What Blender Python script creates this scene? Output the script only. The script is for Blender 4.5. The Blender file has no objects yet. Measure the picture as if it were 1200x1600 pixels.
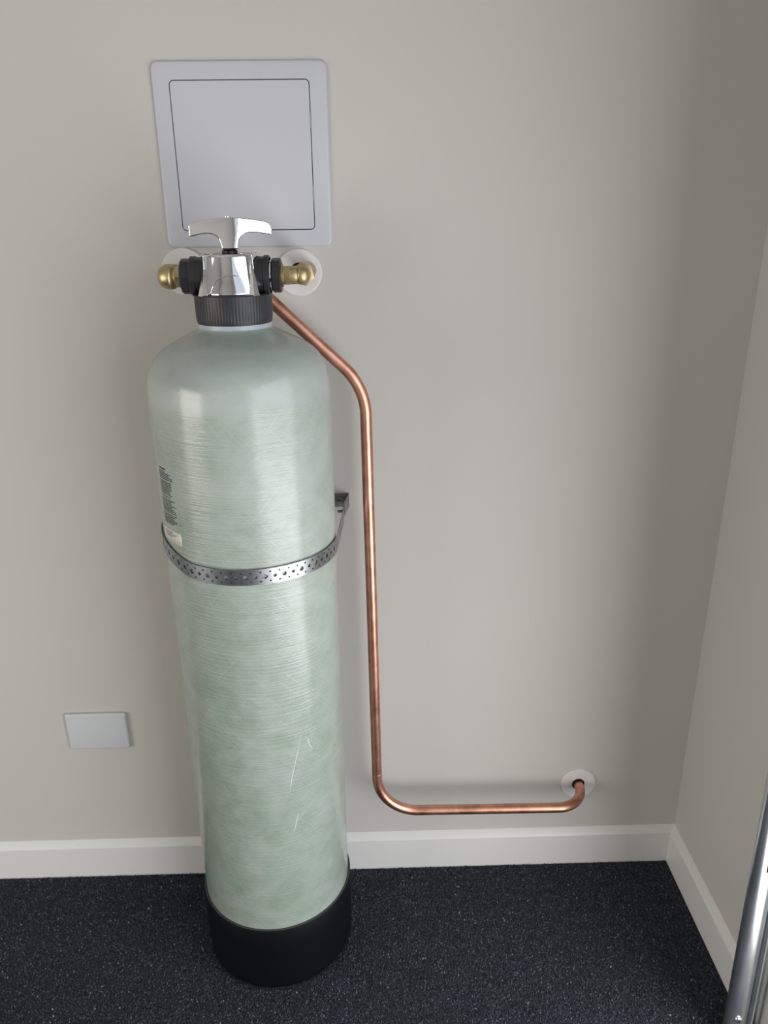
import bpy, bmesh, math, random
import numpy as np
from mathutils import Vector, Matrix
random.seed(7)
SC = bpy.context.scene
COL = SC.collection
PI = math.pi

# ------------------------------------------------------------------ camera
CAM = (-0.01059, -1.24802, 1.26254)
YAW, PITCH, ROLL, FPX = 0.01975, 0.3658, -0.01216, 1211.93
fw = Vector((math.sin(YAW)*math.cos(PITCH), math.cos(YAW)*math.cos(PITCH), -math.sin(PITCH)))
rt = fw.cross(Vector((0, 0, 1))).normalized()
up = rt.cross(fw)
r2 = math.cos(ROLL)*rt + math.sin(ROLL)*up
u2 = -math.sin(ROLL)*rt + math.cos(ROLL)*up
cd = bpy.data.cameras.new('camera')
cd.sensor_fit = 'AUTO'; cd.sensor_width = 36; cd.lens = FPX/1600*36; cd.clip_start = 0.02
cam = bpy.data.objects.new('camera', cd); COL.objects.link(cam)
M = Matrix((r2, u2, -fw)).transposed().to_4x4(); M.translation = CAM
cam.matrix_world = M
SC.camera = cam

# ------------------------------------------------------------------ world, lights, exposure
w = bpy.data.worlds.new('overcast_sky'); SC.world = w; w.use_nodes = True
bg = w.node_tree.nodes['Background']
bg.inputs['Color'].default_value = (0.80, 0.88, 1.0, 1); bg.inputs['Strength'].default_value = 0.9

def area(name, loc, rot, sx, sy, power, color):
    l = bpy.data.lights.new(name, 'AREA'); l.shape = 'RECTANGLE'; l.size = sx; l.size_y = sy
    l.energy = power; l.color = color
    o = bpy.data.objects.new(name, l); COL.objects.link(o); o.location = loc; o.rotation_euler = rot
    return o
# daylight through the garage opening in the right wall, and through the window on the left
area('garage_opening_daylight', (0.72, -1.50, 0.34), (0, PI/2, 0), 0.64, 2.10, 26, (1.0, 0.99, 0.975))
area('garage_opening_skylight', (0.72, -1.50, 1.10), (0, PI/2, 0), 0.88, 2.10, 12, (0.98, 0.99, 1.0))
area('left_window_daylight', (-2.57, -2.15, 0.80), (0, -PI/2, 0), 1.4, 1.9, 42, (1.0, 0.935, 0.83))

vs = SC.view_settings
vs.view_transform = 'Standard'; vs.look = 'None'; vs.gamma = 1; vs.use_curve_mapping = False
vs.exposure = -0.05

# ------------------------------------------------------------------ materials
def srgb(r, g, b):
    f = lambda c: (c/255/12.92) if c/255 <= 0.04045 else ((c/255+0.055)/1.055)**2.4
    return (f(r), f(g), f(b), 1)

class Mat:
    def __init__(s, name, color=(.5, .5, .5, 1), rough=.5, metal=0, coat=0, coat_rough=.05, spec=.5):
        s.m = bpy.data.materials.new(name); s.m.use_nodes = True
        s.t = s.m.node_tree; s.n = s.t.nodes; s.b = s.n['Principled BSDF']
        s.b.inputs['Base Color'].default_value = color
        s.b.inputs['Roughness'].default_value = rough
        s.b.inputs['Metallic'].default_value = metal
        s.b.inputs['Coat Weight'].default_value = coat
        s.b.inputs['Coat Roughness'].default_value = coat_rough
        s.b.inputs['Specular IOR Level'].default_value = spec
    def node(s, typ, **kw):
        n = s.n.new(typ)
        for k, v in kw.items():
            if k in n.inputs: n.inputs[k].default_value = v
            else: setattr(n, k, v)
        return n
    def link(s, a, b): s.t.links.new(a, b)
    def coords(s, kind='Object', scale=(1, 1, 1), rot=(0, 0, 0)):
        tc = s.node('ShaderNodeTexCoord'); mp = s.node('ShaderNodeMapping')
        mp.inputs['Scale'].default_value = scale; mp.inputs['Rotation'].default_value = rot
        s.link(tc.outputs[kind], mp.inputs['Vector']); return mp.outputs['Vector']
    def noise(s, vec, scale=5, detail=3, rough=.5):
        n = s.node('ShaderNodeTexNoise', Scale=scale, Detail=detail, Roughness=rough)
        s.link(vec, n.inputs['Vector']); return n.outputs['Fac']
    def ramp(s, fac, stops):
        r = s.node('ShaderNodeValToRGB'); e = r.color_ramp.elements
        while len(e) < len(stops): e.new(.5)
        for el, (p, c) in zip(e, stops): el.position = p; el.color = c
        s.link(fac, r.inputs['Fac']); return r.outputs['Color']
    def mix(s, fac, a, b, blend='MIX'):
        m = s.node('ShaderNodeMix', data_type='RGBA', blend_type=blend)
        for v, i in ((fac, 0), (a, 6), (b, 7)):
            if isinstance(v, (int, float, tuple)): m.inputs[i].default_value = v
            else: s.link(v, m.inputs[i])
        return m.outputs[2]
    def math(s, op, a, b=0.0):
        m = s.node('ShaderNodeMath', operation=op)
        for i, v in enumerate((a, b)):
            if isinstance(v, (int, float)): m.inputs[i].default_value = v
            else: s.link(v, m.inputs[i])
        return m.outputs[0]
    def bump(s, h, strength=.2, dist=.001, prev=None, coat=False):
        b = s.node('ShaderNodeBump', Strength=strength, Distance=dist)
        s.link(h, b.inputs['Height'])
        if prev is not None: s.link(prev, b.inputs['Normal'])
        return b.outputs['Normal']

def wall_mat(name, col):
    a = Mat(name, col, .62, spec=.35)
    v = a.coords()
    n = a.noise(v, 260, 3); n2 = a.noise(v, 2.2, 2)
    a.link(a.mix(.5, col, a.ramp(n2, [(.3, tuple(c*.965 for c in col[:3])+(1,)), (.7, tuple(min(1, c*1.03) for c in col[:3])+(1,))])), a.b.inputs['Base Color'])
    a.link(a.bump(n, .25, .0006), a.b.inputs['Normal'])
    return a.m
WALL = wall_mat('greige_wall_paint', (0.546, 0.526, 0.498, 1))
CEIL = wall_mat('white_ceiling_paint', (0.58, 0.58, 0.56, 1))

a = Mat('satin_white_trim', (0.715, 0.71, 0.70, 1), .32)
a.link(a.bump(a.noise(a.coords(scale=(20, 20, 200)), 3, 2), .08, .0005), a.b.inputs['Normal']); TRIM = a.m

def plastic(name, col, rough=.35, coat=0, spec=.5):
    a = Mat(name, col, rough, coat=coat, spec=spec)
    a.link(a.bump(a.noise(a.coords(), 900, 2), .06, .0002), a.b.inputs['Normal']); return a.m
PANEL = plastic('white_panel_plastic', (0.53, 0.535, 0.59, 1), .38)
PLATE = plastic('white_plate_plastic', (0.575, 0.585, 0.61, 1), .30)
DISC = plastic('white_disc_plastic', (0.70, 0.685, 0.68, 1), .35)
HINGE = plastic('grey_hinge_plastic', (0.33, 0.33, 0.36, 1), .4)
BLACKP = plastic('black_valve_plastic', (0.018, 0.018, 0.021, 1), .36)
COLLARM = plastic('charcoal_collar_plastic', (0.021, 0.022, 0.026, 1), .45)
BOOT = plastic('black_boot_rubber', (0.0025, 0.003, 0.005, 1), .55, spec=.16)
BOOTRIM = plastic('worn_boot_rim', (0.035, 0.042, 0.04, 1), .5)
DARK = plastic('dark_hole', (0.008, 0.007, 0.006, 1), .8)
LINER = plastic('pale_neck_plastic', (0.38, 0.43, 0.48, 1), .35)
PAPER = plastic('sticker_paper', (0.62, 0.62, 0.55, 1), .5)
INK = plastic('dark_green_ink', (0.012, 0.020, 0.012, 1), .7)
INKG = plastic('grey_ink', (0.12, 0.12, 0.13, 1), .6)
CHROME = Mat('polished_chrome', (0.80, 0.80, 0.83, 1), .045, 1).m

a = Mat('copper_pipe_metal', (0.62, 0.33, 0.24, 1), .36, 1)
v = a.coords(); n = a.noise(v, 28, 5, .6); n2 = a.noise(a.coords(scale=(1, 1, .12)), 420, 3)
c = a.ramp(n, [(.30, (0.48, 0.225, 0.155, 1)), (.55, (0.70, 0.36, 0.26, 1)), (.8, (0.80, 0.46, 0.36, 1))])
spots = a.ramp(a.noise(v, 160, 2), [(.70, (1, 1, 1, 1)), (.78, (.42, .36, .33, 1))])
a.link(a.mix(1.0, c, spots, 'MULTIPLY'), a.b.inputs['Base Color'])
rr = a.node('ShaderNodeMapRange'); a.link(n, rr.inputs['Value']); rr.inputs['To Min'].default_value = .28; rr.inputs['To Max'].default_value = .46
a.link(rr.outputs[0], a.b.inputs['Roughness'])
a.link(a.bump(n2, .05, .0003), a.b.inputs['Normal']); COPPER = a.m

a = Mat('brass_fitting_metal', (0.62, 0.45, 0.20, 1), .42, 1)
n = a.noise(a.coords(), 60, 4)
a.link(a.ramp(n, [(.3, (0.40, 0.32, 0.18, 1)), (.7, (0.58, 0.47, 0.28, 1))]), a.b.inputs['Base Color'])
a.link(a.bump(a.noise(a.coords(), 700, 2), .12, .0003), a.b.inputs['Normal']); BRASS = a.m

def steel(name, lo, hi, rough, metal=1):
    a = Mat(name, hi, rough, metal)
    n = a.noise(a.coords(scale=(1, 1, .25)), 55, 4)
    a.link(a.ramp(n, [(.3, lo), (.7, hi)]), a.b.inputs['Base Color'])
    a.link(a.bump(a.noise(a.coords(), 500, 2), .08, .0003), a.b.inputs['Normal'])
    return a.m
STRAPM = steel('galvanised_strap_steel', (0.27, 0.28, 0.30, 1), (0.41, 0.42, 0.45, 1), .36)
BRACKM = steel('dull_zinc_steel', (0.20, 0.20, 0.19, 1), (0.28, 0.28, 0.27, 1), .5)
TRACKM = steel('galvanised_track_steel', (0.62, 0.66, 0.68, 1), (0.86, 0.89, 0.91, 1), .29, .98)

# fibreglass shell; UV is in metres: u round the tank, v along the profile
CYLTOP = 1.030
a = Mat('wound_fibreglass', (0.4, 0.47, 0.41, 1), .42, coat=.78, coat_rough=.12, spec=1.0)
def uvn(scale, rot, s, d=3, r=.55):
    v = a.coords('UV', (1, 1, 1), (0, 0, rot)); mp = a.node('ShaderNodeMapping'); mp.inputs['Scale'].default_value = scale
    a.link(v, mp.inputs['Vector']); return a.noise(mp.outputs['Vector'], s, d, r)
blot = a.noise(a.coords('UV', (1, .55, 1)), 11, 4, .6)
blot2 = a.noise(a.coords('UV', (1, 1, 1)), 34, 3, .55)
hoop = uvn((4, 330, 1), .045, 1.0, 3)
hoopf = uvn((12, 1000, 1), -.06, 1.0, 2)
wva = uvn((7, 24, 1), .55, 1.0, 3)
wvb = uvn((7, 24, 1), -.55, 1.0, 3)
dia = uvn((9, 330, 1), .85, 1.0, 2)
dib = uvn((9, 330, 1), -.85, 1.0, 2)
base = a.ramp(blot, [(.30, (0.225, 0.290, 0.232, 1)), (.50, (0.282, 0.342, 0.290, 1)), (.72, (0.360, 0.408, 0.366, 1))])
base = a.mix(.35, base, a.ramp(blot2, [(.35, (0.20, 0.265, 0.198, 1)), (.65, (0.32, 0.365, 0.345, 1))]))
dg = a.math('MAXIMUM', dia, dib)
base = a.mix(a.ramp(a.math('MAXIMUM', wva, wvb), [(.50, (0, 0, 0, 1)), (.72, (.55, .55, .55, 1))]), base, (0.365, 0.415, 0.375, 1))
base = a.mix(a.ramp(dg, [(.57, (0, 0, 0, 1)), (.80, (.55, .55, .55, 1))]), base, (0.38, 0.43, 0.39, 1))
base = a.mix(a.ramp(hoop, [(.52, (0, 0, 0, 1)), (.80, (.16, .16, .16, 1))]), base, (0.36, 0.41, 0.37, 1))
sep = a.node('ShaderNodeSeparateXYZ'); tc = a.node('ShaderNodeTexCoord'); a.link(tc.outputs['UV'], sep.inputs[0])
dome = a.node('ShaderNodeMapRange'); a.link(sep.outputs['Y'], dome.inputs['Value'])
dome.inputs['From Min'].default_value = CYLTOP-.012; dome.inputs['From Max'].default_value = CYLTOP+.006
dmask = dome.outputs[0]
domecol = a.mix(.5, base, (0.345, 0.385, 0.375, 1))
a.link(a.mix(dmask, base, domecol), a.b.inputs['Base Color'])
hs = a.math('SUBTRACT', 1.0, a.math('MULTIPLY', dmask, .93))
ds = a.math('ADD', .25, a.math('MULTIPLY', dmask, .55))
h1 = a.math('MULTIPLY', a.math('ADD', hoop, a.math('MULTIPLY', hoopf, .5)), hs)
h2 = a.math('MULTIPLY', dg, .35)
nb = a.bump(a.math('ADD', h1, h2), .62, .0013)
nb2 = a.bump(blot2, .25, .003, nb)
a.link(nb2, a.b.inputs['Normal'])
nc = a.bump(a.math('ADD', h1, a.math('MULTIPLY', dg, ds)), .34, .0009)
a.link(nc, a.b.inputs['Coat Normal'])
tg = a.node('ShaderNodeTangent', direction_type='UV_MAP'); tg.uv_map = 'UVMap'
a.link(tg.outputs[0], a.b.inputs['Tangent'])
a.b.inputs['Anisotropic'].default_value = .9
cr = a.node('ShaderNodeMapRange'); a.link(dmask, cr.inputs['Value']); cr.inputs['To Min'].default_value = .15; cr.inputs['To Max'].default_value = .13
a.link(cr.outputs[0], a.b.inputs['Coat Roughness'])
FIBRE = a.m
STRAND = plastic('loose_glass_strand', (0.72, 0.78, 0.74, 1), .4)

a = Mat('carpet_tufts', (0.02, 0.023, 0.035, 1), .85, spec=.25)
at = a.node('ShaderNodeAttribute', attribute_name='tuft_colour'); a.link(at.outputs['Color'], a.b.inputs['Base Color']); TUFT = a.m
a = Mat('charcoal_carpet', (0.02, 0.023, 0.033, 1), .95, spec=.2)
n = a.noise(a.coords(), 330, 2)
a.link(a.ramp(n, [(.35, (0.018, 0.020, 0.027, 1)), (.6, (0.042, 0.046, 0.059, 1)), (.75, (0.085, 0.092, 0.108, 1))]), a.b.inputs['Base Color'])
a.link(a.bump(n, .8, .004), a.b.inputs['Normal']); CARPET = a.m

# ------------------------------------------------------------------ helpers
def link_mesh(name, me, mat, parent=None, smooth=False, loc=None):
    if mat: me.materials.append(mat)
    if smooth:
        for p in me.polygons: p.use_smooth = True
    o = bpy.data.objects.new(name, me); COL.objects.link(o)
    if parent is not None: o.parent = parent
    if loc is not None: o.location = loc
    return o
def obj(name, bm, mat, parent=None, smooth=False, auto=None, bevel=0, seg=2, solid=0, offset=-1):
    bmesh.ops.recalc_face_normals(bm, faces=bm.faces)
    me = bpy.data.meshes.new(name); bm.to_mesh(me); bm.free()
    o = link_mesh(name, me, mat, parent, smooth or auto is not None)
    if auto is not None: me.set_sharp_from_angle(angle=math.radians(auto))
    if solid:
        m = o.modifiers.new('thickness', 'SOLIDIFY'); m.thickness = solid; m.offset = offset
    if bevel:
        m = o.modifiers.new('bevel', 'BEVEL'); m.width = bevel; m.segments = seg; m.limit_method = 'ANGLE'; m.angle_limit = math.radians(35)
        m.harden_normals = True
        for p in me.polygons: p.use_smooth = True
        if auto is None: me.set_sharp_from_angle(angle=math.radians(35))
    return o
def tag(o, label=None, cat=None, group=None, kind=None):
    if label: o['label'] = label
    if cat: o['category'] = cat
    if group: o['group'] = group
    if kind: o['kind'] = kind
    return o
def thing(name, label, cat, loc=(0, 0, 0), group=None):
    o = bpy.data.objects.new(name, None); COL.objects.link(o); o.location = loc; o.empty_display_size = .05
    return tag(o, label, cat, group)
def box(bm, x0, x1, y0, y1, z0, z1):
    v = [bm.verts.new(c) for c in ((x0,y0,z0),(x1,y0,z0),(x1,y1,z0),(x0,y1,z0),(x0,y0,z1),(x1,y0,z1),(x1,y1,z1),(x0,y1,z1))]
    for f in ((0,3,2,1),(4,5,6,7),(0,1,5,4),(1,2,6,5),(2,3,7,6),(3,0,4,7)): bm.faces.new([v[i] for i in f])
    return bm
def lathe(bm, prof, n=64, mat=None, closed=False, phase=0):
    """prof: (radius, height); revolved about z, then moved by mat. closed: profile is a loop."""
    mat = mat or Matrix()
    rings = []
    for r, z in prof:
        if r < 1e-6: rings.append([bm.verts.new(mat @ Vector((0, 0, z)))])
        else: rings.append([bm.verts.new(mat @ Vector((r*math.cos(2*PI*i/n+phase), r*math.sin(2*PI*i/n+phase), z))) for i in range(n)])
    pairs = list(zip(rings, rings[1:]))
    if closed: pairs.append((rings[-1], rings[0]))
    for A, B in pairs:
        for i in range(n):
            j = (i+1) % n
            if len(A) == 1 and len(B) == 1: continue
            if len(A) == 1: bm.faces.new((A[0], B[i], B[j]))
            elif len(B) == 1: bm.faces.new((A[i], A[j], B[0]))
            else: bm.faces.new((A[i], A[j], B[j], B[i]))
    if not closed:
        for R in (rings[0], rings[-1]):
            if len(R) > 1: bm.faces.new(R)
    return bm
def axis_mat(loc, d):
    q = Vector((0, 0, 1)).rotation_difference(Vector(d).normalized()).to_matrix().to_4x4()
    q.translation = loc; return q
def fillet(pts, rads, n=14):
    """polyline with rounded corners"""
    P = [Vector(p) for p in pts]; out = [P[0]]
    for i in range(1, len(P)-1):
        a_, b_, c_ = P[i-1], P[i], P[i+1]
        d1 = (a_-b_).normalized(); d2 = (c_-b_).normalized(); ang = d1.angle(d2); r = rads[i-1]
        if r <= 0 or ang > PI-.01: out.append(b_); continue
        t = r/math.tan(ang/2); cen = b_+(d1+d2).normalized()*(r/math.sin(ang/2))
        s = b_+d1*t-cen; e = b_+d2*t-cen; tot = s.angle(e); ax = s.cross(e).normalized()
        for k in range(n+1): out.append(cen+Matrix.Rotation(tot*k/n, 3, ax) @ s)
    out.append(P[-1]); return out
def tube(bm, path, r, n=24, sub=.05):
    pts = [path[0]]
    for q in path[1:]:
        d = (q-pts[-1]).length; k = max(1, int(d/sub)); s = pts[-1]
        for i in range(1, k+1): pts.append(s.lerp(q, i/k))
    T = [(pts[min(i+1, len(pts)-1)]-pts[max(i-1, 0)]).normalized() for i in range(len(pts))]
    nrm = T[0].orthogonal().normalized(); rings = []
    for i, q in enumerate(pts):
        if i:
            nrm = T[i-1].rotation_difference(T[i]) @ nrm
        nrm = (nrm-T[i]*nrm.dot(T[i])).normalized(); b_ = T[i].cross(nrm)
        rr = r(i/(len(pts)-1)) if callable(r) else r
        rings.append([bm.verts.new(q+rr*(math.cos(2*PI*k/n)*nrm+math.sin(2*PI*k/n)*b_)) for k in range(n)])
    for A, B in zip(rings, rings[1:]):
        for i in range(n): bm.faces.new((A[i], A[(i+1) % n], B[(i+1) % n], B[i]))
    bm.faces.new(rings[0]); bm.faces.new(rings[-1]); return bm
def rrect(x0, x1, z0, z1, r, n=6):
    out = []
    for cx, cz, s in ((x1-r, z1-r, 0), (x0+r, z1-r, 1), (x0+r, z0+r, 2), (x1-r, z0+r, 3)):
        for k in range(n+1):
            t = PI/2*(s+k/n); out.append((cx+r*math.cos(t), cz+r*math.sin(t)))
    return out
def plate_bm(bm, outline, y0, y1):
    A = [bm.verts.new((x, y0, z)) for x, z in outline]; B = [bm.verts.new((x, y1, z)) for x, z in outline]
    n = len(A); bm.faces.new(A); bm.faces.new(B)
    for i in range(n): bm.faces.new((A[i], A[(i+1) % n], B[(i+1) % n], B[i]))
    return bm

# ------------------------------------------------------------------ the room
XC = 0.6049; XL = -2.60; YF = -4.0; ZC = 2.45; OY0, OY1, OZ = -0.44, -3.60, 2.15; FZ = -0.0015
def struct(name, bm, mat, **k): return tag(obj(name, bm, mat, **k), kind='structure')
struct('floor', box(bmesh.new(), XL-.1, XC+.1, YF-.1, .1, FZ-.1, FZ), CARPET)
struct('ceiling', box(bmesh.new(), XL-.1, XC+.1, YF-.1, .1, ZC, ZC+.1), CEIL)
struct('wall_back', box(bmesh.new(), XL-.1, XC+.1, 0, .1, FZ, ZC), WALL)
bm = bmesh.new()
box(bm, XC, XC+.1, OY0, 0, FZ, ZC); box(bm, XC, XC+.1, OY1, OY0, OZ, ZC); box(bm, XC, XC+.1, YF, OY1, FZ, ZC)
struct('wall_right', bm, WALL)
bm = bmesh.new()
wy0, wy1, wz0, wz1 = -3.14, -1.16, .06, 1.54
box(bm, XL-.1, XL, wy1, 0, FZ, ZC); box(bm, XL-.1, XL, YF, wy0, FZ, ZC)
box(bm, XL-.1, XL, wy0, wy1, FZ, wz0); box(bm, XL-.1, XL, wy0, wy1, wz1, ZC)
struct('wall_left', bm, WALL)
bm = box(bmesh.new(), XL, XC, YF-.1, YF, FZ, ZC)
struct('wall_front', bm, WALL)

a = Mat('broom_finished_concrete', (.42, .41, .39, 1), .85)
n = a.noise(a.coords(), 9, 5)
a.link(a.ramp(n, [(.3, (.36, .35, .33, 1)), (.7, (.47, .46, .44, 1))]), a.b.inputs['Base Color'])
struct('floor_driveway', box(bmesh.new(), XC+.1, 7.0, -8.0, 4.0, -.12, -.02), a.m)

def skirt(name, p0, p1, inward, T=.012, H=.0846, C=.0735):
    p0, p1, nv = Vector(p0), Vector(p1), Vector(inward)
    prof = [(0, FZ), (T, FZ), (T, C-.0015), (T-.0012, C+.0008), (.0016, H-.0012), (0, H)]
    bm = bmesh.new(); R = []
    for p in (p0, p1): R.append([bm.verts.new(p+nv*o+Vector((0, 0, z))) for o, z in prof])
    k = len(prof)
    for i in range(k): bm.faces.new((R[0][i], R[0][(i+1) % k], R[1][(i+1) % k], R[1][i]))
    bm.faces.new(R[0]); bm.faces.new(R[1])
    return struct(name, bm, TRIM, auto=20)
skirt('baseboard_back', (XL, 0, 0), (XC, 0, 0), (0, -1, 0))
skirt('baseboard_right', (XC, 0, 0), (XC, -.372, 0), (-1, 0, 0))
skirt('baseboard_left', (XL, 0, 0), (XL, YF, 0), (1, 0, 0))

# carpet pile near the photographed corner: short twisted tufts
rng = np.random.default_rng(3)
pit = .0030
gx, gy = np.meshgrid(np.arange(-1.10, XC-.013, pit), np.arange(-.62, -.0125, pit))
gx = gx.ravel()+rng.uniform(-.45, .45, gx.size)*pit; gy = gy.ravel()+rng.uniform(-.45, .45, gy.size)*pit
keep = (np.hypot(gx+.1918, gy+.1453) > .131) & (gx < XC-.0125) & (gy < -.0125)
gx, gy = gx[keep], gy[keep]; N = gx.size
h = rng.uniform(.0012, .0042, N); r = rng.uniform(.0013, .0021, N); ph = rng.uniform(0, 2*PI, N)
lx, ly = rng.normal(0, .0010, N), rng.normal(0, .0010, N)
V = np.zeros((N, 5, 3))
for k in range(4):
    t = ph+k*PI/2; V[:, k, 0] = gx+r*np.cos(t); V[:, k, 1] = gy+r*np.sin(t); V[:, k, 2] = FZ-.0004
V[:, :4, 1] = np.minimum(V[:, :4, 1], -.0121); V[:, :4, 0] = np.minimum(V[:, :4, 0], XC-.0121)
V[:, 4, 0] = np.minimum(gx+lx, XC-.0125); V[:, 4, 1] = np.minimum(gy+ly, -.0125); V[:, 4, 2] = FZ+h
F = np.array([[0, 1, 4], [1, 2, 4], [2, 3, 4], [3, 0, 4]])
faces = (F[None]+5*np.arange(N)[:, None, None]).reshape(-1, 3)
me = bpy.data.meshes.new('carpet_pile')
me.vertices.add(N*5); me.vertices.foreach_set('co', V.ravel())
me.loops.add(faces.size); me.loops.foreach_set('vertex_index', faces.ravel().astype(np.int32))
me.polygons.add(len(faces)); me.polygons.foreach_set('loop_start', np.arange(0, faces.size, 3, dtype=np.int32))
me.update(calc_edges=True)
val = np.exp(rng.normal(0, .50, N)); pale = rng.random(N) < .035; val[pale] *= rng.uniform(1.8, 3.6, pale.sum())
tint = rng.random((N, 1))
c0 = np.array([.035, .039, .058])*(1-tint)+np.array([.040, .045, .052])*tint
colr = np.ones((N, 4)); colr[:, :3] = np.clip(c0*val[:, None], 0, .6)
ca = me.color_attributes.new('tuft_colour', 'FLOAT_COLOR', 'POINT')
ca.data.foreach_set('color', np.repeat(colr, 5, axis=0).ravel())
pile = link_mesh('carpet_pile', me, TUFT)
tag(pile, 'short dark blue-grey flecked carpet pile covering the floor', 'carpet', kind='stuff')

# ------------------------------------------------------------------ access panel on the wall
ap = thing('access_panel', 'square white plastic access panel on the wall above the water filter', 'access panel', (-.1830, 0, 1.3435))
px0, px1, pz0, pz1 = -.3067, -.0593, 1.2195, 1.4674
dx0, dx1, dz0, dz1 = -.2818, -.0848, 1.2436, 1.4428
O = ap.location
def shifted(bm, parent): 
    bmesh.ops.translate(bm, verts=bm.verts, vec=-parent.location); return bm
# frame: outer edge rolls to the wall, inner edge stops at the door gap
bm = bmesh.new()
g = .0007
rings = []
for (ex, r_, y_) in ((0, .010, 0), (0, .010, -.0022), (.0012, .0095, -.0040), (.0032, .008, -.0046)):
    rings.append([bm.verts.new((x, y_, z)) for x, z in rrect(px0+ex, px1-ex, pz0+ex, pz1-ex, r_)])
for (ex, y_) in ((-g, -.0046), (-g, 0)):
    rings.append([bm.verts.new((x, y_, z)) for x, z in rrect(dx0+ex, dx1-ex, dz0+ex, dz1-ex, .006-ex)])
for A, B in zip(rings, rings[1:]):
    for i in range(len(A)): bm.faces.new((A[i], A[(i+1) % len(A)], B[(i+1) % len(A)], B[i]))
obj('panel_frame', shifted(bm, ap), PANEL, ap, auto=50)
bm = plate_bm(bmesh.new(), rrect(dx0+.0005, dx1-.0005, dz0+.0005, dz1-.0005, .0055), -.0045, -.0008)
door = obj('panel_door', shifted(bm, ap), PANEL, ap, bevel=.0004)
bm = plate_bm(bmesh.new(), rrect(dx0-.001, dx1+.001, dz0-.001, dz1+.001, .006), -.0007, -.0001)
obj('panel_recess', shifted(bm, ap), DARK, ap)
for za, zb in ((1.3807, 1.4005), (1.2835, 1.3041)):
    bm = box(bmesh.new(), dx1-.0007, dx1+.0014, -.0050, -.0035, za, zb)
    tag(obj('hinge', shifted(bm, ap), HINGE, ap), 'small grey hinge knuckle')

# blank cover plate low on the left
bp = thing('blank_wall_plate', 'small blank white rectangular plate low on the wall left of the tank', 'wall plate', (-.5365, 0, .351))
bm = bmesh.new(); rings = []
cx0, cx1, cz0, cz1 = -.5938, -.4793, .3112, .3906
for ex, r_, y_ in ((.0006, .004, 0), (0, .0045, -.003), (0, .0045, -.0052), (.0010, .004, -.0068), (.003, .0035, -.0076)):
    rings.append([bm.verts.new((x, y_, z)) for x, z in rrect(cx0+ex, cx1-ex, cz0+ex, cz1-ex, r_)])
for A, B in zip(rings, rings[1:]):
    for i in range(len(A)): bm.faces.new((A[i], A[(i+1) % len(A)], B[(i+1) % len(A)], B[i]))
bm.faces.new(rings[-1]); bm.faces.new(rings[0])
obj('cover_plate', shifted(bm, bp), PLATE, bp, auto=40)

# ------------------------------------------------------------------ pipe cover discs
def disc(x, z, R, label, hole, hx=0):
    t = thing('pipe_cover_disc', label, 'pipe cover', (x, 0, z), 'round white pipe cover discs')
    m = axis_mat((0, 0, 0), (0, -1, 0))
    obj('disc_plate', lathe(bmesh.new(), [(hole, 0), (R, 0), (R, .0022), (R-.0012, .0034), (hole+.001, .0042), (hole, .0036)], 72, m, closed=True), DISC, t, auto=40)
    obj('hole_lining', lathe(bmesh.new(), [(0, .0002), (hole+.0002, .0002), (hole+.0002, .0012), (0, .0012)], 32, m), DARK, t)
    return t
disc(-.2865, 1.1845, .0350, 'round white cover disc behind the left brass elbow, under the access panel', .0130)
disc(-.1118, 1.1814, .0348, 'round white cover disc behind the right brass elbow, under the access panel', .0145)
disc(.3958, .1957, .0346, 'round white cover disc low on the wall where the copper pipe enters', .0125)

# ------------------------------------------------------------------ copper pipe
cp = thing('copper_pipe', 'bent copper pipe running from behind the valve down the wall to the low white disc', 'pipe', (-.006, -.064, .1955))
path = fillet([(-.188, -.116, 1.1795), (-.1765, -.060, 1.1705), (-.0140, -.060, 1.0150), (-.0055, -.064, .1957), (.3958, -.069, .1957), (.3958, -.0005, .1957)],
              [.014, .105, .078, .056], 18)
bm = tube(bmesh.new(), path, .0093, 32, .03)
obj('pipe_tube', shifted(bm, cp), COPPER, cp, smooth=True)
# faint crimp marks left by the bending tool
for q, d in (((-.0063, -.0637, .2850), (0, 0, 1)), ((.3060, -.0678, .1957), (1, 0, 0)), ((.1650, -.0663, .1957), (1, 0, 0))):
    bm = lathe(bmesh.new(), [(.0090, -.0004), (.00945, -.0004), (.00945, .0004), (.0090, .0004)], 32, axis_mat(q, d), closed=True)
    obj('bend_mark', shifted(bm, cp), COPPER, cp, smooth=True)

# ------------------------------------------------------------------ water filter tank
XT, YT, R = -.1918, -.1453, .1285
wf = thing('water_filter', 'tall pale green fibreglass water filter tank with chrome valve standing on the carpet', 'water filter', (XT, YT, 0))
prof = [(0, .012), (.060, .014), (.100, .026), (.1215, .050), (.1280, .085)]
prof += [(R, z) for z in np.linspace(.11, 1.015, 46)]
prof += [(.1284, 1.024), (.1281, 1.033), (.1275, 1.042), (.1264, 1.051), (.1245, 1.060), (.1217, 1.068), (.1180, 1.0755), (.1130, 1.0825),
         (.1070, 1.0885), (.1000, 1.0938), (.0920, 1.0985), (.0830, 1.1030), (.0740, 1.1075), (.0660, 1.1115), (.0590, 1.1150), (.0535, 1.1180), (.0500, 1.1210), (.0480, 1.1240), (.047, 1.128), (0, 1.1285)]
n = 160; bm = bmesh.new(); uv = bm.loops.layers.uv.new('UVMap'); rings = []; arc = 0; arcs = []
for i, (r_, z_) in enumerate(prof):
    if i: arc += math.hypot(r_-prof[i-1][0], z_-prof[i-1][1])
    arcs.append(arc); rings.append([bm.verts.new((r_*math.sin(2*PI*k/n+PI), -r_*math.cos(2*PI*k/n+PI), z_)) for k in range(n)] if r_ > 1e-6 else [bm.verts.new((0, 0, z_))])
a0 = arcs[5]-prof[5][1]
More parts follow.
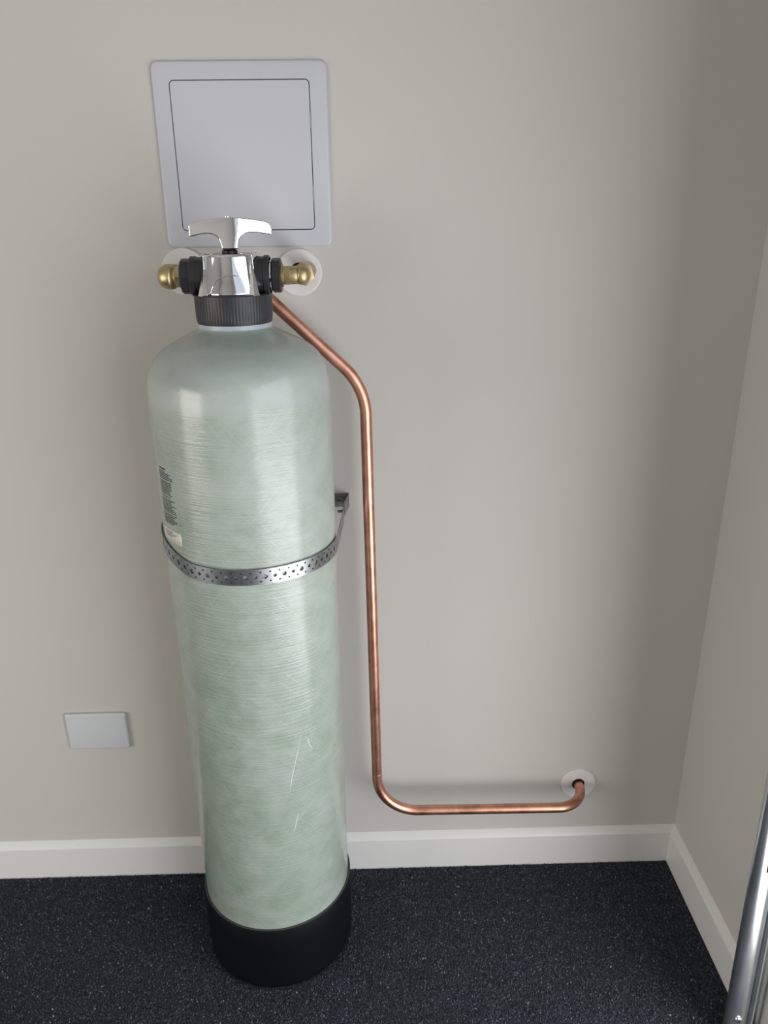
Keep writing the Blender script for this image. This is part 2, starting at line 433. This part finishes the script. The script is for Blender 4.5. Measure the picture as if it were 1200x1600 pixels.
for i in range(len(prof)-1):
    A, B = rings[i], rings[i+1]
    for k in range(n):
        j = (k+1) % n
        if len(A) == 1: q = [(A[0], k, i), (B[j], k+1, i+1), (B[k], k, i+1)]
        elif len(B) == 1: q = [(A[k], k, i), (A[j], k+1, i), (B[0], k, i+1)]
        else: q = [(A[k], k, i), (A[j], k+1, i), (B[j], k+1, i+1), (B[k], k, i+1)]
        f = bm.faces.new([x[0] for x in q])
        for lp, x in zip(f.loops, q): lp[uv].uv = (x[1]/n*2*PI*R, arcs[x[2]]-a0)
obj('tank_shell', bm, FIBRE, wf, smooth=True)
# rubber boot
BR, BH = .1324, .1394
obj('rubber_boot', lathe(bmesh.new(), [(0, 0), (.122, 0), (.1285, .0025), (.1312, .007), (.1318, .014), (BR, .10), (BR, BH-.001), (BR-.0006, BH)] +
    [(R+.0016, BH), (R+.0008, BH-.001), (R+.0008, .09), (0, .085)], 128), BOOT, wf, auto=50)
tag(obj('boot_rim', lathe(bmesh.new(), [(R+.0007, BH-.004), (BR-.0004, BH-.004), (BR-.0005, BH+.0006), (BR-.0016, BH+.0011), (R+.0007, BH+.0006)], 128, closed=True), BOOTRIM, wf, auto=50), 'thin dull grey-green rim of the boot')
obj('neck_ring', lathe(bmesh.new(), [(.040, 1.118), (.0505, 1.119), (.0505, 1.127), (.040, 1.128)], 96, closed=True), LINER, wf, auto=40)

# printed text block and sticker on the left side of the tank
def onshell(th, z, off=.0003):
    t = math.radians(th); return Vector(((R+off)*math.sin(t), -(R+off)*math.cos(t), z))
def patch(bm, t0, t1, z0, z1, off, n=1):
    for k in range(n):
        a_, b_ = t0+(t1-t0)*k/n, t0+(t1-t0)*(k+1)/n
        bm.faces.new([bm.verts.new(onshell(*c, off)) for c in ((a_, z0), (b_, z0), (b_, z1), (a_, z1))])
bm = bmesh.new(); rr_ = random.Random(4)
z = .9415; row = 0
while z > .8595:
    width = rr_.choice([15, 17, 18, 13, 17]) if row > 1 else 9
    hh = .0015 if row else .0024
    t = -59.5; end = min(t+width, -42.2)
    if row == 0: t, end = -58.5, -49.5
    if row in (6, 14, 15, 23) : z -= .0012
    t += rr_.uniform(0, .8)
    heavy = 24 < row < 31
    while t < end:
        wlen = rr_.uniform(.8, 2.6); gl = t
        while gl < min(t+wlen, end):   # letter-sized strokes
            gw = rr_.uniform(.26, .42)
            patch(bm, gl, gl+gw, z-hh*rr_.uniform(.85, 1.1), z-hh*rr_.uniform(0, .1), .00025)
            gl += gw+(.10 if not heavy else .05)
        t += wlen+.45
    z -= hh+(.00115 if row else .0018); row += 1
tag(obj('printed_text', bm, INK, wf), 'block of tiny dark printed lines')['kind'] = 'stuff'
bm = bmesh.new(); patch(bm, -64, -39.4, .8310, .8505, .0002, 10)
bmesh.ops.remove_doubles(bm, verts=bm.verts, dist=1e-6)
st = obj('sticker', bm, PAPER, wf, smooth=True, solid=.00015, offset=1); tag(st, 'small white rectangular sticker')
bm = bmesh.new()
for k, zz in enumerate((.8475, .8452, .8429, .8406)):
    t = -60+k*.3; e = (-49, -44, -46, -50)[k]
    while t < e:
        wl = rr_.uniform(.6, 1.8); patch(bm, t, min(t+wl, e), zz-.0013, zz, .0005); t += wl+.4
obj('sticker_print', bm, INKG, st)
# loose glass strands lying in the resin
for pts in (((32.5, .515), (24, .447), (21.5, .415)), ((27, .372), (24.5, .352), (22.5, .335)), ((-31.5, .975), (-30.9, .93), (-31.8, .86)), ((37, .51), (39, .49), (41, .482))):
    P = []
    for (ta, za), (tb, zb) in zip(pts, pts[1:]):
        for k in range(6): P.append(onshell(ta+(tb-ta)*k/6, za+(zb-za)*k/6, .0001))
    P.append(onshell(*pts[-1], .0001))
    if pts[0][0] < 0: continue
    obj('glass_strand', tube(bmesh.new(), P, lambda s: .00016+.00036*math.sin(PI*min(max(s, .02), .98)), 6, .02), STRAND, wf, smooth=True)

# valve: black core with sub-parts
CZ = 1.1875
core = obj('valve_body', lathe(bmesh.new(), [(.050, 1.150), (.050, 1.1635), (.0365, 1.1640), (.0350, 1.205), (.0330, 1.2125), (.026, 1.2150), (0, 1.2150)], 8, phase=PI/8), BLACKP, wf, bevel=.001)
# ribbed collar
bm = bmesh.new(); nn = 216
cprof = [(.0505, 1.1265), (.0512, 1.1278), (.0522, 1.1350), (.0526, 1.1560), (.0526, 1.1640), (.0512, 1.1655)]
rings = []
for i, (r_, z_) in enumerate(cprof):
    rings.append([bm.verts.new(((r_-(.00045 if (k % 3 == 0 and 0 < i < 4) else 0))*math.cos(2*PI*k/nn), (r_-(.00045 if (k % 3 == 0 and 0 < i < 4) else 0))*math.sin(2*PI*k/nn), z_)) for k in range(nn)])
for A, B in zip(rings, rings[1:]):
    for i in range(nn): bm.faces.new((A[i], A[(i+1) % nn], B[(i+1) % nn], B[i]))
bm.faces.new(rings[0]); bm.faces.new(rings[-1])
tag(obj('threaded_collar', bm, COLLARM, core, auto=30), 'ribbed charcoal screw collar')
# chrome cover with an arch over each port
zb_, zt_ = 1.1642, 1.2168
def covR(z): 
    s = (z-zb_)/(zt_-zb_); return .0470-.0085*s-.0012*math.sin(PI*s)
AR = .0262; thc = AR/.0430
ths = sorted(set([round(x, 5) for x in list(np.linspace(0, 2*PI, 121)[:-1])]))
for c_ in (PI/2, 3*PI/2):
    ths = [t for t in ths if abs(abs(t-c_)-thc) > .02] + [c_-thc-1e-4, c_-thc+1e-4, c_+thc-1e-4, c_+thc+1e-4]
ths = sorted(ths)
bm = bmesh.new(); cols = []; NZ = 14
for t in ths:
    s = min(abs(t-PI/2), abs(t-3*PI/2))*.0430
    z0 = zb_ if s >= AR else CZ+math.sqrt(max(AR**2-s**2, 0))*.98
    cols.append([bm.verts.new((covR(z)*math.sin(t), -covR(z)*math.cos(t), z)) for z in np.linspace(z0, zt_, NZ)])
for i in range(len(cols)):
    A, B = cols[i], cols[(i+1) % len(cols)]
    if abs(A[0].co.z-B[0].co.z) > .018: continue
    for k in range(NZ-1): bm.faces.new((A[k], B[k], B[k+1], A[k+1]))
cover = obj('chrome_cover', bm, CHROME, core, auto=45, solid=.0022, offset=-1)
tag(cover, 'polished chrome valve cover')
# triangular fins and the arc moulded on the cover
def fin(tc, yaw_sign):
    bm = bmesh.new()
    zt, z0 = 1.2085, 1.1645
    def P(t, z, off): rr0 = covR(z)+off; return Vector((rr0*math.sin(t), -rr0*math.cos(t), z))
    rows = []
    for k in range(9):
        s = k/8; z = zt+(z0-zt)*s; hw = .012+.185*s; c_ = tc+yaw_sign*.10*s
        rows.append([bm.verts.new(P(c_-hw, z, -.0008)), bm.verts.new(P(c_-hw*.45, z, .0012+.0044*s)), bm.verts.new(P(c_+hw*.45, z, .0012+.0044*s)), bm.verts.new(P(c_+hw, z, -.0008))])
    for A, B in zip(rows, rows[1:]):
        for i in range(3): bm.faces.new((A[i], A[i+1], B[i+1], B[i]))
        bm.faces.new((A[3], A[0], B[0], B[3]))
    bm.faces.new(rows[0]); bm.faces.new(rows[-1]); return bm
for tc in (.90, -.90, PI-.90, PI+.90):
    obj('cover_fin', fin(tc, -1 if tc in (.90, PI+.90) else 1), CHROME, core, auto=25)
for back in (0, PI):
    P = []
    for k in range(25):
        u_ = PI*k/24; z = 1.1665+.0245*math.sin(u_); t = back-.64*math.cos(u_)+.12
        P.append(Vector(((covR(z)+.0001)*math.sin(t), -(covR(z)+.0001)*math.cos(t), z)))
    obj('cover_arc', tube(bmesh.new(), P, .00075, 8, .01), CHROME, core, smooth=True)
# spindle and T handle
obj('valve_spindle', lathe(bmesh.new(), [(.0105, 1.2145), (.0105, 1.2200), (.0085, 1.2215), (.0085, 1.228)], 24), BLACKP, core, auto=40)
hp = [(293.5, 351), (295.5, 349.6), (303, 347), (320, 343.3), (340, 340.8), (357, 340), (375, 340.8), (398, 343.6), (412, 346.2), (418, 348.6), (421.5, 353), (423, 359), (423, 367),
      (416, 366), (400, 363.4), (388, 362.8), (380.5, 364), (374.5, 368), (371, 374), (369.3, 381), (368.8, 387.6),
      (357, 387.6), (343.6, 387.6), (342.6, 381), (340.5, 374), (336, 368), (330, 365), (322, 364), (310, 365.4), (294, 368.6)]
HS = .000842
hz = [((x-357)*HS, 1.2622-(y-340)*.00084) for x, y in hp]
bm = bmesh.new()
def cent(i): return abs(hz[i][0]) < 1e-5
top = [i for i in range(len(hz)) if cent(i)]; i0, i1 = top
def thk(x): return .0150-.0120*min(1, abs(x)/.066)
Fv = [bm.verts.new((x, -thk(x), z)) for x, z in hz]; Bv = [bm.verts.new((x, thk(x), z)) for x, z in hz]
for L in (Fv, Bv):
    bm.faces.new(L[i0:i1+1]); bm.faces.new(L[i1:]+L[:i0+1])
for i in range(len(hz)): bm.faces.new((Fv[i], Fv[(i+1) % len(hz)], Bv[(i+1) % len(hz)], Bv[i]))
hd = obj('tee_handle', bm, CHROME, core, bevel=.0016, seg=3)
tag(hd, 'chrome T-shaped control handle'); hd.rotation_euler = (0, 0, math.radians(6)); hd.location = (.0022, 0, 0)
obj('handle_cap', lathe(bmesh.new(), [(0, 1.2600), (.0042, 1.2600), (.0042, 1.2632), (.0036, 1.2638), (0, 1.2638)], 20), CHROME, core, auto=40)

# side ports with union nuts
K = 1/1125
def X(px): return (px-361.9)*K
def port(sign, segs):
    for name, pa, pb, r_, sides, m_, lab in segs:
        xa, xb = sorted((X(pa), X(pb)))
        L = xb-xa; b_ = min(.0012, L*.2)
        o = obj(name, lathe(bmesh.new(), [(0, 0), (r_-b_, 0), (r_, b_), (r_, L-b_), (r_-b_, L), (0, L)], sides, axis_mat((xa, 0, CZ), (1, 0, 0))), m_, core, auto=25)
        if lab: tag(o, lab)
port(-1, [('port_socket', 302, 340, .0250, 48, BLACKP, None), ('port_flange', 301, 311, .0262, 48, BLACKP, None), ('union_nut', 287, 302, .0232, 12, BLACKP, 'black union nut on the left')])
port(1, [('port_socket', 385, 421, .0250, 48, BLACKP, None), ('port_flange', 412, 421, .0266, 48, BLACKP, None), ('port_clip', 421, 424.5, .0205, 48, CHROME, 'chrome retaining ring'), ('union_nut', 424.5, 438, .0226, 12, BLACKP, 'glossy black union nut on the right')])

# brass elbows: socket along x, turn to the wall
def elbow(px_start, px_axis, r_, nut_y, label, hexr, tail=True):
    xa, xc = X(px_start), X(px_axis); s = 1 if xc > xa else -1
    bm = tube(bmesh.new(), fillet([(xa, 0, CZ), (xc, 0, CZ), (xc, .1449, CZ-.003 if tail else CZ)], [r_*1.02], 12), lambda t: r_, 32, .01)
    e = obj('brass_elbow', bm, BRASS, wf, auto=40); tag(e, label)
    return e, xa, xc, s
e, xa, xc, s = elbow(285, 266.5, .0135, 0, 'brass elbow on the left turning to the wall', .017)
obj('hex_shank', lathe(bmesh.new(), [(.0138, 0), (.0158, .001), (.0158, .0085), (.0135, .010)], 6, axis_mat((X(277.5), 0, CZ), (1, 0, 0)), phase=.5), BRASS, e, auto=20)
obj('elbow_boss', lathe(bmesh.new(), [(.0162, .004), (.0168, .0), (.0160, -.008), (.0125, -.0138), (.0070, -.0172), (.002, -.0182), (0, -.0183)], 40, axis_mat((xc+.0030, 0, CZ), (1, -.15, 0))), BRASS, e, smooth=True)
obj('elbow_nut', lathe(bmesh.new(), [(.012, 0), (.0168, .001), (.0168, .014), (.012, .015)], 6, axis_mat((xc, .016, CZ), (0, 1, 0))), BRASS, e, auto=20)
e, xa, xc, s = elbow(437, 468.5, .0121, 0, 'brass elbow on the right turning to the wall', .016)
obj('elbow_collar', lathe(bmesh.new(), [(.012, 0), (.0150, .0008), (.0150, .0030), (.012, .0036)], 32, axis_mat((X(437.5), 0, CZ), (1, 0, 0))), BRASS, e, auto=30)
obj('hex_shank', lathe(bmesh.new(), [(.0120, 0), (.0139, .001), (.0139, .0070), (.0120, .008)], 6, axis_mat((X(443), 0, CZ), (1, 0, 0)), phase=.5), BRASS, e, auto=20)
obj('elbow_boss', lathe(bmesh.new(), [(.0122, -.002), (.0128, .0), (.0122, .0045), (.0095, .0095), (.005, .0122), (0, .0130)], 40, axis_mat((xc-.0015, 0, CZ), (1, -.1, 0))), BRASS, e, smooth=True)
obj('elbow_nut', lathe(bmesh.new(), [(.012, 0), (.0160, .001), (.0160, .013), (.012, .014)], 6, axis_mat((xc+.001, .0135, CZ), (0, 1, 0)), phase=.3), BRASS, e, auto=20)

# ------------------------------------------------------------------ hold-down strap of perforated steel
hs_ = thing('steel_strap', 'perforated galvanised steel strap round the middle of the tank, fixed to the wall', 'strap', (XT, 0, .800))
SR = R+.0022
# path in plan: right bracket -> right tangent -> round the front -> left tangent -> wall
plan = []
xr = -.0535
arcstart = math.radians(88)
pr = [Vector((xr, -.028)), Vector((xr-.001, -.060)), Vector((xr-.0035, -.100))]
plan += pr
for k in range(0, 89):
    t = arcstart-(2*arcstart)*k/88
    plan.append(Vector((XT+SR*math.sin(t), YT-SR*math.cos(t))))
plan += [Vector((XT-SR-.001, -.10)), Vector((XT-SR+.002, -.0015))]
def smooth_len(pl):
    L = [0]
    for a_, b_ in zip(pl, pl[1:]): L.append(L[-1]+(b_-a_).length)
    return L
SL = smooth_len(plan)
def at_len(s):
    for i in range(len(SL)-1):
        if s <= SL[i+1] or i == len(SL)-2:
            f = (s-SL[i])/(SL[i+1]-SL[i]); p = plan[i].lerp(plan[i+1], f); d = (plan[i+1]-plan[i]).normalized(); return p, d
def zmid(p):
    th = math.degrees(math.atan2(p.x-XT, -(p.y-YT)))
    pts = [(-130, .840), (-90, .8265), (-56, .8135), (-32, .7995), (-10, .7970), (8, .7965), (40, .7957), (86, .7960), (115, .8005), (150, .8060)]
    for (a_, za), (b_, zb) in zip(pts, pts[1:]):
        if th <= b_:
            f = min(1, max(0, (th-a_)/(b_-a_))); f2 = f; return za+(zb-za)*f2
    return pts[-1][1]
SH = .0232; pitch = .0135; wa = .0080; THK = .0010
def cell(bm, s0, s1, holes):
    """one strip of the band between lengths s0, s1; holes: (zc, radius, z0, z1) stacked"""
    def P(s, z, off):
        p, d = at_len(max(0, min(SL[-1], s))); nrm = Vector((d.y, -d.x))
        if nrm.dot(p-Vector((XT, YT))) < 0: nrm = -nrm
        return Vector((p.x+nrm.x*off, p.y+nrm.y*off, zmid(p)+z))
    sc = (s0+s1)/2
    for zc, hr, z0, z1 in holes:
        nn = 16; ring = []; rect = []
        for k in range(nn):
            t = 2*PI*k/nn+PI/16*0; c, s_ = math.cos(t), math.sin(t)
            hw, hh = (s1-s0)/2, (z1-z0)/2; zm = (z0+z1)/2
            f = min(hw/abs(c) if abs(c) > 1e-9 else 9, hh/abs(s_) if abs(s_) > 1e-9 else 9)
            ring.append((sc+hr*c, zc+hr*s_)); rect.append([sc+f*c, zm+f*s_])
        # snap nearest samples to the rectangle corners
        for cx_, cz_ in ((s0, z0), (s1, z0), (s1, z1), (s0, z1)):
            b_ = min(range(nn), key=lambda i: (rect[i][0]-cx_)**2+(rect[i][1]-cz_)**2); rect[b_] = [cx_, cz_]
        lay = []
        for off in (0, THK):
            lay.append(([bm.verts.new(P(*q, off)) for q in ring], [bm.verts.new(P(*q, off)) for q in rect]))
        for k in range(nn):
            j = (k+1) % nn
            for (ri, re) in lay: bm.faces.new((ri[k], ri[j], re[j], re[k]))
            bm.faces.new((lay[0][0][k], lay[0][0][j], lay[1][0][j], lay[1][0][k]))
            za, zb = rect[k][1], rect[j][1]
            if (abs(za-SH/2) < 1e-7 and abs(zb-SH/2) < 1e-7) or (abs(za+SH/2) < 1e-7 and abs(zb+SH/2) < 1e-7):
                bm.faces.new((lay[0][1][k], lay[0][1][j], lay[1][1][j], lay[1][1][k]))
bm = bmesh.new(); s = 0; i = 0
while s+pitch <= SL[-1]:
    cell(bm, s, s+wa, [(0, .0034 if i % 2 else .0025, -SH/2, SH/2)])
    cell(bm, s+wa, s+pitch, [(.0070, .0014, 0, SH/2), (-.0070, .0014, -SH/2, 0)])
    s += pitch; i += 1
bmesh.ops.translate(bm, verts=bm.verts, vec=-hs_.location)
bmesh.ops.remove_doubles(bm, verts=bm.verts, dist=1e-6)
obj('strap_band', bm, STRAPM, hs_, auto=35)
# wall bracket on the right: tab screwed to the wall plus a perforated flange towards the room
def flange_pts(y, z): return Vector((-.0468-.10*(-y)*1.4, y, z))
bm = bmesh.new(); ys = np.linspace(-.0002, -.046, 8)
FX = lambda y: -.0466+.14*y
bmm = bmesh.new()
cellw = .046/6
for i in range(6):
    y0, y1 = -.0002-i*cellw, -.0002-(i+1)*cellw
    for zc in (.7995, .8085, .8165) if i % 2 else (.8040, .8125):
        hr = .0015 if i % 2 else .0024
        z0c, z1c = {.7995: (.7965, .8040), .8085: (.8040, .8125), .8165: (.8125, .8203), .8040: (.7965, .8084), .8125: (.8084, .8203)}[zc]
        nn = 12
        for off in (0, .0012):
            ring, rect = [], []
            yc, zm = (y0+y1)/2, (z0c+z1c)/2
            for k in range(nn):
                t = 2*PI*k/nn; c, s_ = math.cos(t), math.sin(t)
                f = min(abs(y1-y0)/2/abs(c) if abs(c) > 1e-9 else 9, (z1c-z0c)/2/abs(s_) if abs(s_) > 1e-9 else 9)
                ring.append((yc+hr*c, zm+hr*s_)); rect.append([yc+f*c, zm+f*s_])
            for cy_, cz_ in ((y0, z0c), (y1, z0c), (y1, z1c), (y0, z1c)):
                b_ = min(range(nn), key=lambda i: (rect[i][0]-cy_)**2+(rect[i][1]-cz_)**2); rect[b_] = [cy_, cz_]
            A = [bmm.verts.new((FX(y)+off, y, z)) for y, z in ring]; B = [bmm.verts.new((FX(y)+off, y, z)) for y, z in rect]
            for k in range(nn): bmm.faces.new((A[k], A[(k+1) % nn], B[(k+1) % nn], B[k]))
bmesh.ops.translate(bmm, verts=bmm.verts, vec=-hs_.location)
obj('bracket_flange', bmm, STRAPM, hs_)
tab = obj('bracket_plate', shifted(box(bmesh.new(), -.0840, -.0464, -.0014, -.0002, .7960, .8206), hs_), BRACKM, hs_, bevel=.0004)
tag(tab, 'dark dull steel plate against the wall')
def screw_head(name, loc, d, r_, mat, parent, cross=True, bore=False):
    m = axis_mat(Vector(loc)-parent_world(parent), d)
    pr_ = [(0, 0), (r_, 0), (r_*.98, r_*.18), (r_*.80, r_*.38), (r_*.45, r_*.50), (0, r_*.54)]
    o = obj(name, lathe(bmesh.new(), pr_, 28, m), mat, parent, auto=50)
    bm = bmesh.new()
    if cross:
        for a_ in (0, PI/2):
            b2 = bmesh.new(); box(b2, -r_*.50, r_*.50, -r_*.09, r_*.09, r_*.40, r_*.56)
            for v_ in b2.verts: v_.co = m @ (Matrix.Rotation(a_+.3, 4, 'Z') @ v_.co)
            me_ = bpy.data.meshes.new('t'); b2.to_mesh(me_); b2.free(); bm.from_mesh(me_); bpy.data.meshes.remove(me_)
    else:
        lathe(bm, [(0, r_*.30), (r_*.42, r_*.30), (r_*.42, r_*.56), (0, r_*.56)], 20, m)
    return o, bm
def parent_world(p):
    v_ = Vector((0, 0, 0))
    while p is not None: v_ += p.location; p = p.parent
    return v_
o, b2 = screw_head('wall_screw', (-.0620, -.0014, .8090), (0, -1, 0), .0036, STRAPM, tab, cross=False)
obj('screw_recess', b2, DARK, tab)
# short bolt joining strap and flange
obj('strap_bolt', shifted(lathe(bmesh.new(), [(0, 0), (.0022, 0), (.0022, .010), (0, .010)], 16, axis_mat((-.0640, -.036, .8010), (1, 0, 0))), hs_), BRACKM, hs_, auto=40)
obj('strap_nut', shifted(lathe(bmesh.new(), [(.0022, 0), (.0042, .0003), (.0042, .0030), (.0022, .0033)], 6, axis_mat((-.0572, -.036, .8010), (1, 0, 0))), hs_), BRACKM, hs_, auto=30)
obj('bracket_plate', shifted(box(bmesh.new(), XT-SR-.002, XT-SR+.030, -.0014, -.0002, .826, .850), hs_), BRACKM, hs_, bevel=.0004)

# ------------------------------------------------------------------ galvanised door track on the right wall
tr = thing('door_track', 'galvanised steel garage door track standing against the right wall', 'door track', (.565, -.385, 0))
LEAN = -.0202
tp = [(.5600, -.3640), (.5535, -.3715), (.5490, -.3785), (.5462, -.3850), (.5452, -.3905), (.5462, -.3955), (.5485, -.3985), (.5515, -.4000), (.5560, -.4003), (.5665, -.4000),
      (.5700, -.3985), (.5740, -.3955), (.5766, -.3950), (.5772, -.3905), (.5782, -.3905), (.5788, -.3975), (.5815, -.4000), (.5845, -.3992), (.5855, -.3950), (.5858, -.3820), (.5960, -.3800), (.5975, -.3860), (.6010, -.3860), (.6035, -.3860)]
ZT = 2.05
bm = bmesh.new(); rows = []
for z in np.linspace(0, ZT, 42):
    rows.append([bm.verts.new((min(x+LEAN*z, .6035) if x < .603 else .6035, y, z)) for x, y in tp])
for A, B in zip(rows, rows[1:]):
    for i in range(len(tp)-1): bm.faces.new((A[i], A[i+1], B[i+1], B[i]))
obj('track_channel', shifted(bm, tr), TRACKM, tr, auto=28, solid=.0012, offset=-1)
# slotted holes along the face
for zz in (.375, .62, .90, 1.20, 1.5, 1.8):
    m = Matrix.Translation((.5640+LEAN*zz, -.4006, zz))
    bm = plate_bm(bmesh.new(), rrect(-.0036, .0036, -.0085, .0085, .0035), 0, .0007); bmesh.ops.transform(bm, matrix=m, verts=bm.verts)
    obj('slot', shifted(bm, tr), DARK, tr)
for zz in (.064, .80, 1.6):
    o, b2 = screw_head('track_screw', (.5600+LEAN*zz, -.4002, zz), (0, -1, 0), .0062, TRACKM, tr)
    obj('screw_cross', b2, DARK, tr)

# ------------------------------------------------------------------ window frames and garage jamb outside the photograph
def wframe(name, pts):
    bm = bmesh.new()
    for b_ in pts: box(bm, *b_)
    struct(name, bm, TRIM)
wframe('window_1', [(XL-.08, XL+.01, wy0, wy1, wz0, wz0+.05), (XL-.08, XL+.01, wy0, wy1, wz1-.05, wz1), (XL-.08, XL+.01, wy0, wy0+.04, wz0, wz1), (XL-.08, XL+.01, wy1-.04, wy1, wz0, wz1)])
